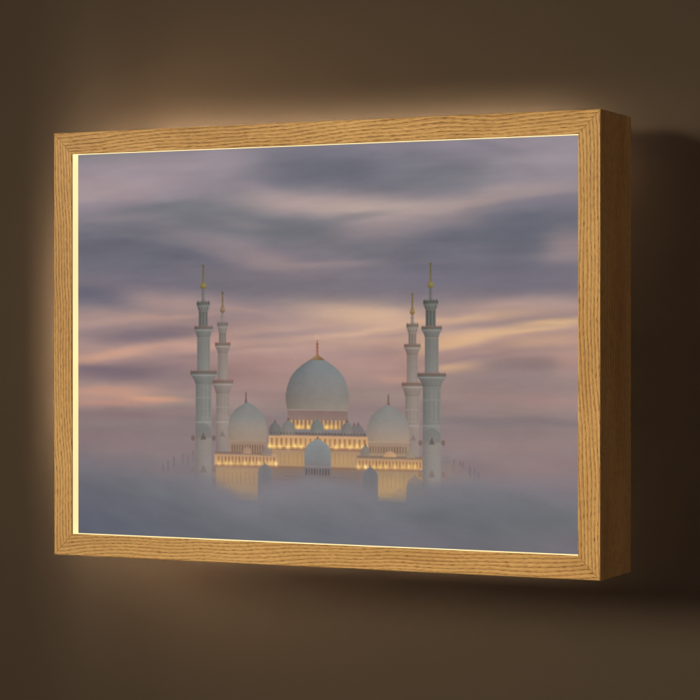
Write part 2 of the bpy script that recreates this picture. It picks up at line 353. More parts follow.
ART = [
('grad', [(-26.7, (134, 129, 142)), (97.8, (134, 127, 139)), (204.6, (126, 120, 132)), (275.8, (140, 126, 132)), (320.3, (168, 142, 139)), (382.6, (166, 137, 134)), (444.9, (153, 133, 130)), (489.4, (139, 124, 125)), (542.9, (138, 123, 126)), (596.3, (134, 120, 126)), (667.6, (115, 110, 120)), (738.8, (108, 106, 118))]),
('blob', 58.9, -3.6, 184.9, 28.0, -0.3, (122, 121, 129), 0.9, 0, 1),
('blob', 334.1, 2.2, 123.6, 39.9, -2.0, (125, 124, 137), 0.7, 0, 1),
('blob', 535.6, 48.3, 207.6, 48.0, -3.6, (111, 111, 123), 1, 0, 1),
('blob', 747.9, 61.8, 117.3, 38.2, -7.2, (118, 117, 127), 0.95, 0, 1),
('blob', 932.9, 23.1, 108.8, 54.5, -2.0, (153, 143, 152), 0.8, 0, 1),
('blob', 832.1, 12.7, 110.9, 20.7, 1.7, (139, 131, 143), 0.6, 0, 1),
('blob', 794.9, 6.2, 93.8, 6.9, -14.9, (125, 122, 133), 0.5, 0, 1),
('blob', 905.6, 52.9, 91.4, 8.5, -20.4, (137, 129, 139), 0.5, 0, 1),
('blob', 652.6, 1.0, 115.6, 14.0, -2.1, (141, 133, 145), 0.5, 0, 1),
('blob', 58.8, 63.6, 163.0, 41.1, 1.8, (163, 147, 153), 0.95, 0, 1.3),
('blob', 230.0, 39.0, 145.5, 36.7, 9.7, (155, 142, 150), 0.9, 0, 1.3),
('blob', 292.7, 24.5, 72.1, 25.5, 7.0, (151, 141, 150), 0.5, 0, 1),
('blob', 198.3, 100.5, 199.5, 16.6, 8.2, (120, 120, 129), 0.85, 0, 0.6),
('blob', 58.8, 121.4, 108.7, 8.4, 1.3, (145, 134, 142), 0.75, 0, 1),
('blob', 292.7, 121.1, 124.5, 31.0, 0.5, (114, 115, 123), 0.9, 0, 1),
('blob', 69.6, 177.6, 184.8, 44.7, -3.5, (104, 104, 117), 1, 0, 0.85),
('blob', 187.7, 209.0, 169.5, 31.3, -8.6, (106, 106, 119), 0.9, 0, 1),
('blob', 155.8, 158.7, 128.1, 9.2, -8.0, (120, 118, 127), 0.6, 0, 1),
('blob', 375.0, 75.9, 81.3, 16.3, -19.3, (139, 130, 140), 0.6, 0, 1),
('blob', 466.0, 101.7, 150.4, 21.5, -4.1, (171, 152, 152), 0.9, 0, 1.1),
('blob', 623.7, 117.9, 155.1, 22.9, -1.4, (180, 161, 156), 0.95, 0, 1),
('blob', 794.9, 109.9, 139.3, 12.1, 7.9, (169, 151, 150), 0.85, 0, 1.5),
('blob', 905.6, 93.9, 109.1, 10.2, 4.1, (161, 145, 147), 0.75, 0, 1.5),
('blob', 604.2, 156.3, 106.3, 26.5, 9.8, (157, 140, 143), 0.85, 0, 1),
('blob', 710.1, 144.4, 113.1, 14.0, 11.7, (155, 141, 145), 0.6, 0, 1),
('blob', 555.3, 130.5, 88.1, 8.0, 6.0, (123, 120, 127), 0.65, 0, 1),
('blob', 435.9, 149.4, 145.3, 25.1, -5.6, (112, 113, 121), 0.95, 0, 1),
('blob', 344.3, 133.1, 82.2, 10.9, -10.0, (131, 124, 132), 0.5, 0, 1),
('blob', 841.4, 167.8, 202.6, 46.4, 7.3, (104, 105, 116), 1, 0, 0.75),
('blob', 932.9, 145.7, 108.7, 30.7, 0.7, (104, 106, 120), 0.85, 0, 0.8),
('blob', 738.5, 204.1, 170.2, 34.8, -0.8, (112, 110, 122), 0.85, 0, 1),
('blob', 614.0, 184.7, 136.0, 14.1, -3.7, (114, 112, 122), 0.8, 0, 1),
('blob', 970.9, 190.6, 43.2, 37.3, -0.9, (151, 135, 138), 0.9, 0, 1),
('blob', 381.1, 198.9, 117.8, 21.7, -14.1, (157, 139, 142), 0.8, 0, 1),
('blob', 271.8, 164.4, 103.6, 16.4, -16.8, (129, 122, 131), 0.5, 0, 1),
('blob', 515.8, 211.6, 118.8, 10.7, 3.7, (153, 137, 140), 0.75, 0, 0.8),
('blob', 466.0, 261.0, 220.4, 26.9, -4.0, (119, 113, 123), 0.9, 0, 1),
('blob', 662.3, 259.2, 173.0, 29.8, -6.0, (118, 112, 124), 0.85, 0, 1),
('blob', 859.9, 238.5, 202.7, 29.2, -0.6, (111, 108, 122), 0.95, 0, 1),
('blob', 334.0, 229.1, 123.6, 14.5, -4.2, (123, 116, 126), 0.8, 0, 1),
('blob', 47.8, 266.9, 152.8, 22.4, -3.0, (109, 107, 122), 1, 0, 1),
('blob', 155.7, 241.8, 128.2, 16.6, -2.3, (116, 110, 123), 0.7, 0, 1),
('blob', 766.8, 277.4, 112.8, 13.9, -0.4, (131, 120, 127), 0.6, 0, 1),
('blob', 208.8, 282.8, 116.1, 20.2, -5.6, (167, 142, 140), 0.85, 0, 1),
('blob', 80.4, 313.7, 151.8, 13.0, 1.6, (172, 144, 140), 0.85, 0, 1),
('blob', 344.2, 307.2, 123.3, 21.8, -0.2, (147, 127, 131), 0.6, 0, 1),
('blob', 155.7, 338.0, 132.4, 16.6, 0.9, (125, 112, 122), 0.95, 0, 1),
('blob', 47.7, 330.5, 87.2, 11.2, 3.4, (137, 120, 125), 0.6, 0, 1),
('blob', 292.6, 347.1, 124.4, 9.1, 7.1, (184, 151, 143), 0.75, 0, 1),
('blob', 58.6, 377.2, 130.3, 10.3, 7.9, (198, 155, 137), 0.9, 0, 1),
('blob', 292.6, 356.3, 83.1, 9.1, 1.8, (192, 151, 139), 0.7, 0, 1),
('blob', 91.1, 405.0, 162.3, 16.8, 0.4, (122, 107, 118), 0.95, 0, 1),
('blob', 261.3, 416.7, 104.5, 22.0, 0.4, (135, 117, 122), 0.7, 0, 1),
('blob', 58.5, 440.7, 108.9, 9.3, 2.3, (186, 143, 129), 0.85, 0, 1),
('blob', 155.6, 450.8, 68.3, 6.5, -2.0, (202, 153, 129), 0.85, 0, 1),
('blob', 58.5, 459.4, 108.9, 9.3, 0.7, (186, 139, 127), 0.7, 0, 1),
('blob', 112.7, 481.0, 150.9, 11.1, 0.8, (137, 114, 120), 0.7, 0, 1),
('blob', 69.3, 533.9, 152.2, 22.4, 1.1, (135, 116, 122), 0.5, 0, 1),
('blob', 594.5, 308.0, 136.5, 26.5, -3.8, (204, 171, 149), 0.95, 0, 1),
('blob', 466.0, 338.1, 140.3, 17.9, 1.8, (182, 151, 141), 0.75, 0, 1),
('blob', 425.7, 338.1, 111.1, 6.3, 4.4, (151, 131, 135), 0.6, 0, 1),
('blob', 623.7, 350.4, 155.1, 12.3, 0.1, (194, 160, 143), 0.6, 0, 1),
('blob', 505.9, 391.6, 178.9, 28.5, 0.3, (174, 143, 137), 0.6, 0, 1),
('blob', 385.1, 419.3, 122.3, 36.1, 0.5, (165, 133, 131), 0.5, 0, 1),
('blob', 643.0, 403.2, 77.2, 24.6, 0.4, (172, 140, 135), 0.5, 0, 1),
('blob', 662.3, 417.1, 57.7, 7.0, 0.5, (192, 149, 133), 0.6, 0, 1),
('blob', 887.5, 293.6, 155.6, 18.8, 2.5, (174, 147, 139), 0.9, 0, 1),
('blob', 813.6, 310.5, 130.1, 8.6, 6.3, (196, 162, 139), 0.7, 0, 1),
('blob', 933.0, 287.1, 90.7, 15.3, -0.3, (165, 141, 137), 0.5, 0, 1),
('blob', 757.4, 315.6, 75.3, 6.9, 2.6, (201, 163, 139), 0.6, 0, 1),
('blob', 887.5, 319.3, 146.5, 6.8, 2.7, (149, 129, 131), 0.75, 0, 1),
('blob', 859.9, 334.7, 147.3, 9.4, 5.6, (204, 169, 139), 0.8, 0, 1),
('blob', 850.7, 339.9, 129.1, 3.4, 6.5, (218, 180, 143), 0.6, 0, 1),
('blob', 785.6, 348.5, 93.5, 10.4, 8.4, (202, 165, 137), 0.8, 0, 1),
('blob', 963.8, 317.8, 61.2, 5.1, 2.7, (214, 176, 139), 0.8, 0, 1),
('blob', 761.2, 355.5, 84.5, 8.7, 10.3, (208, 169, 137), 0.85, 0, 1),
('blob', 832.2, 364.0, 138.8, 6.9, 9.5, (163, 135, 130), 0.85, 0, 1),
('blob', 942.1, 351.8, 81.4, 11.9, 2.9, (192, 157, 137), 0.8, 0, 1),
('blob', 772.5, 397.1, 56.3, 9.5, 3.1, (208, 169, 137), 0.95, 0, 1),
('blob', 905.8, 394.6, 109.5, 18.8, 0.3, (139, 122, 123), 0.9, 0, 1),
('blob', 887.5, 423.8, 146.5, 20.6, -1.3, (141, 124, 125), 0.8, 0, 1),
('blob', 981.8, 380.6, 28.7, 27.1, 0.3, (176, 143, 133), 0.7, 0, 1),
('blob', 850.8, 453.4, 166.2, 15.5, 0.7, (149, 127, 128), 0.6, 0, 1),
('blob', 960.2, 452.0, 72.1, 10.2, -2.1, (159, 129, 129), 0.5, 0, 1),
('blob', 850.8, 487.8, 203.2, 8.6, 0.9, (127, 116, 122), 0.7, 0, 1),
('blob', 887.6, 526.6, 201.6, 15.4, 1.2, (147, 127, 128), 0.6, 0, 1),
('blob', 933.2, 554.6, 108.9, 17.1, 1.3, (145, 123, 126), 0.5, 0, 1),
('blob', 623.7, 496.7, 77.6, 35.3, 1.0, (149, 127, 127), 0.5, 0, 1),
('blob', 177.0, 306.6, 127.5, 5.5, 3.3, (182, 151, 142), 0.6, 0, 1),
('blob', 282.2, 374.5, 124.8, 7.3, 5.5, (147, 125, 128), 0.7, 0, 1),
('blob', 364.7, 296.4, 81.7, 5.4, -7.3, (167, 141, 138), 0.6, 0, 1),
('blob', 415.6, 365.1, 121.4, 5.4, 4.6, (182, 149, 139), 0.6, 0, 1),
('blob', 604.2, 329.3, 116.6, 5.3, 7.2, (204, 169, 147), 0.7, 0, 1),
('blob', 584.7, 373.5, 117.3, 7.1, 3.8, (163, 135, 133), 0.6, 0, 1),
('blob', 662.3, 338.1, 76.9, 4.4, 3.6, (167, 141, 139), 0.5, 0, 1),
('blob', 364.7, 446.7, 122.7, 7.2, -2.0, (149, 125, 127), 0.6, 0, 1),
('blob', 813.6, 377.9, 111.6, 5.2, 7.7, (147, 125, 128), 0.6, 0, 1),
('blob', 924.0, 367.2, 90.8, 5.1, 5.8, (157, 133, 131), 0.6, 0, 1),
('streaks', 6.5, 471.6, 551.8),
('prof', 'pinnacle', 183.2, [(576.0, 0.42), (579.7, 1.7), (585.2, 1.91), (592.6, 3.4)], [(576.0, (112, 104, 110)), (592.6, (122, 114, 118))], (0, 0), 0.8),
('prof', 'pinnacle.001', 193.8, [(568.3, 0.42), (572.0, 1.7), (581.2, 1.91), (588.6, 3.39)], [(568.3, (112, 104, 110)), (588.6, (122, 114, 118))], (0, 0), 0.8),
('prof', 'pinnacle.002', 206.5, [(560.7, 0.42), (564.4, 1.69), (573.6, 1.9), (580.9, 3.38)], [(560.7, (112, 104, 110)), (580.9, (122, 114, 118))], (0, 0), 0.8),
('prof', 'pinnacle.003', 225.5, [(554.7, 0.42), (558.4, 1.69), (567.6, 1.9), (575.0, 3.37)], [(554.7, (112, 104, 110)), (575.0, (122, 114, 118))], (0, 0), 0.8),
('prof', 'pinnacle.004', 236.1, [(558.2, 0.42), (561.9, 1.68), (569.2, 1.89), (576.5, 3.36)], [(558.2, (112, 104, 110)), (576.5, (122, 114, 118))], (0, 0), 0.8),
('prof', 'pinnacle.005', 246.6, [(548.8, 0.42), (552.5, 1.68), (563.5, 1.89), (570.8, 3.36)], [(548.8, (112, 104, 110)), (570.8, (122, 114, 118))], (0, 0), 0.8),
('prof', None, 240.3, [(552.6, 2.1), (559.9, 18.9), (570.9, 27.3), (594.8, 33.6)], [(552.6, (128, 119, 122)), (594.8, (128, 118, 120))], (0, 0), 0.4),
('prof', 'pinnacle.006', 765.0, [(553.4, 0.38), (556.9, 1.51), (567.3, 1.69), (574.2, 2.63)], [(553.4, (112, 106, 112)), (574.2, (120, 112, 116))], (0, 0), 0.85),
('prof', 'pinnacle.007', 776.3, [(554.9, 0.38), (558.3, 1.5), (570.5, 1.69), (577.4, 2.63)], [(554.9, (112, 106, 112)), (577.4, (120, 112, 116))], (0, 0), 0.85),
('prof', 'pinnacle.008', 781.9, [(556.5, 0.37), (559.9, 1.5), (568.6, 1.69), (575.5, 2.62)], [(556.5, (112, 106, 112)), (575.5, (120, 112, 116))], (0, 0), 0.85),
('prof', 'pinnacle.009', 795.1, [(564.8, 0.37), (568.3, 1.5), (576.9, 1.68), (583.9, 2.62)], [(564.8, (112, 106, 112)), (583.9, (120, 112, 116))], (0, 0), 0.85),
('prof', 'pinnacle.010', 803.5, [(566.3, 0.37), (569.8, 1.49), (581.9, 1.68), (588.8, 2.61)], [(566.3, (112, 106, 112)), (588.8, (120, 112, 116))], (0, 0), 0.85),
('prof', 'pinnacle.011', 810.9, [(573.1, 0.37), (576.5, 1.49), (586.9, 1.68), (593.8, 2.61)], [(573.1, (112, 106, 112)), (593.8, (120, 112, 116))], (0, 0), 0.85),
('prof', 'dome.015', 750.0, [(546.8, 0.76), (552.0, 7.55), (560.7, 10.38), (586.8, 11.33)], [(546.8, (124, 124, 122)), (586.8, (132, 122, 120))], (0, 0), 0.6),
('prof', None, 761.3, [(558.7, 7.53), (572.6, 26.36), (596.9, 41.43)], [(558.7, (136, 122, 120)), (596.9, (146, 126, 118))], (0, 0), 0.5),
('prof', 'minaret', 308.4, [(258.8, 0.93), (261.6, 1.97), (264.3, 1.04), (273.4, 1.24), (275.2, 1.97), (277.0, 1.24), (283.4, 1.45), (286.0, 2.48), (288.9, 3.88), (292.9, 5.38), (295.4, 4.31), (298.0, 1.86)], [(258.8, (106, 90, 68)), (283.4, (120, 104, 82)), (290.7, (140, 124, 102)), (298.0, (110, 94, 72))], (9, -9), 0.95),
('prof', 'minaret', 308.3, [(298.0, 2.69), (301.6, 2.48), (305.3, 3.52), (307.1, 2.69), (316.2, 3.52)], [(290.7, (128, 121, 118)), (316.2, (138, 131, 128))], (9, -9), 1),
('prof', 'minaret', 308.3, [(316.2, 11.18), (322.0, 11.18), (325.3, 10.06), (332.6, 7.83)], [(316.2, (116, 109, 106)), (321.6, (124, 117, 114)), (322.7, (142, 135, 132)), (332.6, (126, 119, 116))], (9, -9), 1),
('prof', 'minaret', 308.3, [(332.6, 7.45), (352.6, 7.45)], [(332.6, (128, 121, 118)), (352.6, (134, 127, 124))], (9, -9), 1),
('row', None, 297.2, 319.5, 313.4, 319.8, 5, 0.6, (108, 101, 98), 0.7, 15),
('row', None, 298.8, 317.8, 323.5, 330.7, 4, 0.4, (110, 103, 100), 0.5, 19),
('row', None, 300.9, 315.8, 333.5, 351.7, 3, 0.45, (104, 97, 94), 0.7, 5),
('prof', 'minaret', 308.7, [(352.6, 16.15), (359.1, 16.15), (361.7, 14.21), (367.2, 11.13), (372.6, 9.94)], [(352.6, (113, 104, 100)), (357.3, (127, 118, 114)), (358.8, (151, 142, 138)), (361.7, (133, 124, 120)), (372.6, (127, 118, 114))], (9, -9), 1),
('row', None, 292.6, 324.9, 350.2, 356.6, 8, 0.55, (122, 94, 88), 0.6, 9),
('prof', 'minaret', 308.7, [(372.6, 9.94), (420.9, 10.14)], [(372.6, (135, 126, 122)), (420.9, (143, 134, 130))], (9, -9), 1),
('prof', 'minaret', 308.7, [(420.9, 21.74), (428.5, 21.74), (431.8, 18.7), (438.2, 16.09), (445.5, 13.87)], [(420.9, (113, 104, 100)), (426.3, (129, 120, 116)), (427.8, (153, 144, 140)), (430.9, (135, 126, 122)), (444.5, (131, 122, 118))], (9, -9), 1),
('row', None, 286.9, 330.4, 418.1, 425.2, 11, 0.55, (124, 92, 84), 0.65, 11),
('prof', 'minaret', 308.7, [(445.5, 13.87), (492.8, 13.87), (529.2, 14.15), (616.7, 14.57)], [(445.5, (139, 130, 126)), (489.2, (143, 134, 130)), (525.6, (142, 131, 127)), (616.7, (146, 135, 131))], (9, -9), 1),
('row', None, 298.8, 318.7, 374.4, 420.0, 4, 0.4, (127, 118, 114), 0.4, 51),
('row', None, 294.8, 322.6, 446.4, 489.2, 4, 0.4, (127, 118, 114), 0.4, 53),
('rect', None, 294.8, 468.2, 322.6, 470.0, (155, 146, 142), (155, 146, 142), 0.45, 1.9),
('rect', None, 294.8, 495.5, 322.5, 497.9, (161, 152, 148), (161, 152, 148), 0.5, 1.9),
('rect', None, 294.8, 491.0, 322.5, 492.5, (129, 120, 116), (129, 120, 116), 0.5, 1.9),
('rect', None, 297.4, 473.8, 299.5, 487.5, (127, 118, 114), (133, 124, 120), 0.55, 1.9),
('rect', None, 317.9, 473.5, 320.0, 487.2, (127, 118, 114), (133, 124, 120), 0.55, 1.9),
('prof', 'minaret.001', 686.1, [(264.6, 0.86), (267.2, 1.82), (269.9, 0.96), (278.6, 1.15), (280.4, 1.82), (282.1, 1.15), (289.1, 1.34), (291.6, 2.3), (294.4, 3.58), (298.2, 4.97), (300.7, 3.98), (303.1, 1.72)], [(264.6, (110, 92, 58)), (289.1, (124, 106, 72)), (296.1, (144, 126, 92)), (303.1, (114, 96, 62))], (9, -9), 0.95),
('prof', 'minaret.001', 686.1, [(303.1, 2.49), (305.7, 2.3), (309.2, 3.25), (311.0, 2.49), (318.9, 3.25)], [(296.1, (130, 121, 115)), (318.9, (140, 131, 125))], (9, -9), 1),
('prof', 'minaret.001', 686.1, [(318.9, 11.67), (324.5, 11.67), (327.6, 10.5), (334.6, 7.83)], [(318.9, (118, 109, 103)), (324.1, (126, 117, 111)), (325.2, (144, 135, 129)), (334.6, (128, 119, 113))], (9, -9), 1),
('prof', 'minaret.001', 686.1, [(334.6, 7.46), (354.7, 7.46)], [(334.6, (130, 121, 115)), (354.7, (136, 127, 121))], (9, -9), 1),
('row', None, 674.4, 697.7, 316.2, 322.4, 5, 0.6, (110, 101, 95), 0.7, 15),
('row', None, 676.1, 696.0, 325.9, 332.9, 4, 0.4, (112, 103, 97), 0.5, 19),
('row', None, 678.6, 693.5, 335.5, 353.9, 3, 0.45, (106, 97, 91), 0.7, 5),
('prof', 'minaret.001', 685.9, [(354.7, 15.88), (361.0, 15.88), (363.5, 13.97), (368.7, 11.57), (374.0, 10.33)], [(354.7, (114, 104, 99)), (359.3, (128, 118, 113)), (360.7, (152, 142, 137)), (363.5, (134, 124, 119)), (374.0, (128, 118, 113))], (9, -9), 1),
('row', None, 670.0, 701.7, 352.5, 358.6, 8, 0.55, (122, 94, 88), 0.6, 9),
('prof', 'minaret.001', 685.9, [(374.0, 10.33), (422.5, 10.54)], [(374.0, (136, 126, 121)), (422.5, (144, 134, 129))], (9, -9), 1),
('prof', 'minaret.001', 685.9, [(422.5, 20.28), (429.8, 20.28), (433.0, 17.44), (439.1, 15.54), (446.1, 13.39)], [(422.5, (114, 104, 99)), (427.7, (130, 120, 115)), (429.1, (154, 144, 139)), (432.1, (136, 126, 121)), (445.2, (132, 122, 117))], (9, -9), 1),
('row', None, 665.6, 706.1, 419.9, 426.7, 11, 0.55, (124, 92, 84), 0.65, 11),
('prof', 'minaret.001', 685.9, [(446.1, 13.39), (493.9, 13.39), (528.9, 13.66), (613.0, 14.07)], [(446.1, (140, 130, 125)), (490.4, (144, 134, 129)), (525.4, (142, 130, 126)), (613.0, (146, 134, 130))], (9, -9), 1),
('row', None, 675.5, 696.2, 375.7, 421.6, 4, 0.4, (128, 118, 113), 0.4, 51),
('row', None, 672.5, 699.3, 447.0, 490.4, 4, 0.4, (128, 118, 113), 0.4, 53),
('rect', None, 672.5, 468.0, 699.3, 469.8, (156, 146, 141), (156, 146, 141), 0.45, 1.9),
('rect', None, 672.5, 496.5, 699.3, 498.8, (162, 152, 147), (162, 152, 147), 0.5, 1.9),
('rect', None, 672.5, 492.2, 699.3, 493.6, (130, 120, 115), (130, 120, 115), 0.5, 1.9),
('rect', None, 675.0, 473.4, 676.9, 488.8, (128, 118, 113), (134, 124, 119), 0.55, 1.9),
('rect', None, 694.9, 473.1, 696.8, 488.5, (128, 118, 113), (134, 124, 119), 0.55, 1.9),
('prof', None, 307.6, [(512.0, 0.62), (517.4, 3.11), (519.2, 4.56), (522.9, 6.63)], [(512.0, (116, 102, 100)), (522.9, (114, 100, 98))], (0, 0), 0.5),
('prof', None, 687.8, [(512.3, 0.57), (517.5, 2.87), (519.3, 4.21), (522.8, 6.12)], [(512.3, (116, 102, 100)), (522.8, (114, 100, 98))], (0, 0), 0.5),
('prof', 'dome.001', 356.5, [(441.0, 0.82), (444.6, 1.23), (453.3, 1.44), (456.9, 2.05), (462.3, 2.87)], [(441.0, (108, 88, 84)), (460.5, (112, 92, 88))], (0, 0), 0.9),
('prof', 'dome.001', 359.2, [(460.1, 1.64), (463.8, 8.2), (467.6, 16.39), (473.9, 25.21), (483.0, 32.79), (492.0, 36.89), (502.9, 39.55), (513.8, 40.37), (524.6, 39.55), (530.1, 38.53)], [(459.4, (126, 128, 128)), (488.4, (134, 132, 130)), (506.5, (146, 136, 129)), (530.1, (154, 137, 124))], (4, -6), 1.0),
('prof', 'dome.002', 639.9, [(441.9, 0.77), (445.4, 1.16), (454.2, 1.35), (457.7, 1.93), (463.0, 2.71)], [(441.9, (108, 88, 84)), (461.2, (112, 92, 88))], (0, 0), 0.9),
('prof', 'dome.002', 639.2, [(461.2, 1.55), (464.8, 9.66), (470.0, 19.33), (478.8, 30.54), (487.6, 36.33), (496.4, 39.62), (508.8, 41.55), (519.3, 41.55), (526.4, 40.59)], [(461.2, (130, 130, 129)), (487.6, (135, 132, 130)), (508.8, (148, 137, 130)), (526.4, (158, 141, 126))], (4, -6), 1.0),
('rect', 'drum', 321.5, 530.1, 397.3, 552.7, (150, 128, 114), (156, 132, 112), 1, 1.9),
('rect', None, 319.4, 529.3, 399.4, 531.5, (158, 138, 124), (158, 138, 124), 0.8, 1.9),
('row', None, 325.6, 393.3, 536.4, 550.9, 13, 0.5, (104, 82, 78), 0.75, 21),
('rect', 'drum.001', 598.4, 526.4, 679.6, 551.9, (152, 132, 118), (156, 134, 112), 1, 1.9),
('rect', None, 597.4, 525.6, 681.5, 527.8, (168, 146, 126), (168, 146, 126), 0.8, 1.9),
('row', None, 602.3, 675.8, 534.3, 546.6, 14, 0.5, (106, 84, 76), 0.75, 23),
('rect', 'drum.002', 440.4, 471.1, 560.8, 507.7, (132, 116, 112), (140, 122, 112), 1, 1.9),
('rect', None, 440.5, 470.5, 560.8, 473.4, (156, 142, 134), (150, 136, 130), 0.8, 1.9),
('rect', None, 441.9, 473.7, 559.3, 488.0, (128, 110, 108), (136, 118, 112), 0.8, 1.9),
('row', None, 444.9, 557.3, 489.8, 505.5, 14, 0.56, (196, 156, 112), 0.8, 35),
('row', None, 448.9, 561.2, 490.5, 505.4, 14, 0.26, (132, 90, 62), 0.8, 36),
('glow', 462.0, 503.3, 4.4, 4.3, (240, 200, 120), 0.9),
('glow', 470.0, 503.2, 4.4, 4.3, (240, 200, 120), 0.6),
('glow', 483.2, 503.0, 4.4, 4.3, (240, 200, 120), 0.8),
('glow', 518.8, 502.4, 4.4, 4.3, (240, 200, 120), 0.95),
('glow', 527.7, 502.2, 4.4, 4.3, (240, 200, 120), 0.6),
('glow', 537.6, 502.0, 4.3, 4.3, (240, 200, 120), 0.5),
('rect', 'roof', 405.5, 507.6, 596.5, 518.4, (128, 124, 126), (124, 112, 112), 1, 1.9),
('rect', None, 406.5, 515.8, 596.5, 517.6, (150, 128, 114), (150, 128, 114), 0.6, 1.9),
('row', None, 407.5, 596.5, 512.8, 517.6, 52, 0.5, (84, 72, 76), 0.7, 37),
('rect', 'gallery.002', 402.4, 518.3, 600.4, 539.8, (178, 147, 120), (214, 172, 124), 1, 2.3),
('rect', None, 403.4, 518.4, 598.4, 521.9, (184, 148, 118), (196, 160, 120), 0.8, 1.9),
('row', None, 404.4, 598.4, 523.0, 537.6, 20, 0.42, (150, 108, 72), 0.85, 39),
('rect', None, 405.4, 539.1, 596.5, 544.8, (168, 124, 94), (148, 114, 98), 0.95, 1.9),
('row', None, 407.5, 594.5, 542.5, 545.1, 60, 0.5, (120, 92, 84), 0.6, 40),
('rect', 'facade.002', 409.5, 544.9, 583.8, 574.2, (160, 133, 110), (174, 143, 110), 1, 2.3),
('glow', 549.4, 561.9, 39.4, 12.4, (192, 156, 112), 0.7),
('glow', 449.9, 562.4, 40.2, 12.6, (186, 150, 106), 0.7),
('row', None, 413.6, 474.0, 550.9, 570.6, 7, 0.3, (146, 116, 92), 0.35, 61),
('row', None, 531.7, 580.8, 548.4, 567.9, 6, 0.3, (146, 116, 92), 0.35, 62),
('rect', None, 409.5, 573.1, 584.8, 579.2, (158, 124, 100), (132, 108, 98), 0.95, 1.9),
('row', None, 411.5, 582.8, 573.8, 576.7, 50, 0.5, (108, 88, 86), 0.5, 41),
('rect', 'terrace', 389.2, 579.1, 608.2, 600.6, (134, 116, 106), (126, 116, 118), 1, 7.6),
('rect', None, 433.8, 591.0, 555.3, 592.8, (110, 100, 106), (112, 102, 108), 0.5, 3.8),
('rect', 'gallery', 291.4, 551.9, 419.6, 575.5, (176, 144, 118), (212, 168, 120), 1, 1.9),
('rect', None, 291.4, 551.1, 389.2, 555.5, (132, 110, 104), (150, 124, 108), 0.9, 1.9),
('row', None, 292.5, 389.2, 550.0, 553.3, 26, 0.5, (96, 80, 82), 0.6, 25),
('row', None, 296.6, 417.6, 558.2, 571.4, 17, 0.46, (138, 96, 70), 0.85, 27),
('rect', None, 292.5, 572.9, 417.6, 578.4, (170, 126, 96), (138, 108, 98), 0.95, 1.9),
('rect', 'facade', 294.5, 578.7, 389.2, 637.5, (160, 134, 114), (166, 140, 114), 1, 2.8),
('glow', 335.9, 590.5, 53.5, 14.5, (186, 150, 106), 0.6),
('row', None, 307.0, 376.9, 586.7, 608.5, 8, 0.3, (140, 112, 94), 0.35, 63),
('rect', 'gallery.001', 578.9, 554.4, 705.4, 573.8, (176, 143, 114), (212, 167, 116), 1, 1.9),
('rect', None, 578.9, 552.3, 705.4, 557.3, (138, 116, 104), (158, 130, 104), 0.9, 1.9),
('row', None, 578.9, 704.4, 551.3, 555.2, 34, 0.5, (98, 82, 82), 0.6, 29),
('row', None, 580.8, 704.4, 559.7, 571.3, 19, 0.46, (140, 98, 64), 0.85, 31),
('rect', None, 580.8, 572.8, 700.6, 578.2, (172, 130, 94), (142, 112, 94), 0.95, 1.9),
('rect', 'facade.001', 596.5, 577.9, 708.3, 631.6, (158, 133, 108), (182, 150, 108), 1, 2.8),
('row', None, 623.7, 658.5, 616.1, 621.7, 8, 0.5, (116, 96, 84), 0.6, 33),
('glow', 646.9, 603.6, 38.6, 17.6, (198, 160, 112), 0.75),
('row', None, 625.6, 673.9, 584.2, 608.8, 6, 0.3, (146, 116, 90), 0.3, 64),
('prof', 'dome.003', 643.0, [(542.5, 1.93), (544.8, 7.72), (548.3, 11.59), (552.7, 12.55)], [(542.1, (176, 146, 122)), (552.7, (196, 158, 118))], (4, -6), 1.0),
('prof', 'dome.004', 359.1, [(540.6, 1.02), (543.9, 6.56), (548.2, 9.02), (552.9, 9.43)], [(539.1, (150, 130, 118)), (551.8, (170, 140, 114))], (4, -6), 1.0),
('prof', 'dome.005', 682.5, [(539.5, 0.96), (543.0, 5.75), (548.3, 8.43), (553.5, 8.81)], [(539.5, (140, 132, 122)), (553.5, (150, 136, 118))], (4, -6), 1.0),
('prof', 'dome.006', 398.3, [(536.5, 0.81), (541.9, 6.51), (549.2, 10.16), (556.4, 10.57)], [(536.5, (130, 122, 118)), (556.4, (140, 124, 114))], (5, -2), 0.8),
('glow', 405.4, 538.2, 4.7, 4.0, (248, 212, 132), 1),
('glow', 413.6, 539.8, 4.7, 4.0, (248, 212, 132), 0.7),
('glow', 425.7, 538.7, 4.6, 4.0, (248, 212, 132), 0.8),
('glow', 441.9, 539.2, 4.6, 4.0, (248, 212, 132), 0.9),
('glow', 455.9, 537.2, 4.6, 3.9, (248, 212, 132), 0.95),
('glow', 468.0, 537.8, 4.6, 3.9, (248, 212, 132), 0.9),
('glow', 537.6, 537.3, 4.5, 3.9, (248, 212, 132), 0.85),
('glow', 549.4, 535.2, 4.5, 3.9, (248, 212, 132), 0.7),
('glow', 565.2, 536.7, 4.5, 3.9, (248, 212, 132), 0.8),
('glow', 578.9, 535.5, 4.5, 3.9, (248, 212, 132), 0.7),
('glow', 592.6, 536.1, 4.5, 3.9, (248, 212, 132), 0.9),
('glow', 300.8, 571.7, 4.6, 4.0, (246, 206, 128), 0.9),
('glow', 315.3, 571.4, 4.6, 4.0, (246, 206, 128), 0.8),
('glow', 325.6, 571.1, 4.5, 4.0, (246, 206, 128), 0.9),
('glow', 340.0, 570.8, 4.5, 4.0, (246, 206, 128), 0.5),
('glow', 354.4, 570.4, 4.5, 4.0, (246, 206, 128), 0.95),
('glow', 368.8, 570.1, 4.5, 4.0, (246, 206, 128), 0.7),
('glow', 383.1, 569.7, 4.5, 4.0, (246, 206, 128), 0.9),
('glow', 397.3, 569.4, 4.5, 4.0, (246, 206, 128), 0.6),
('glow', 407.5, 569.2, 4.5, 4.0, (246, 206, 128), 0.8),
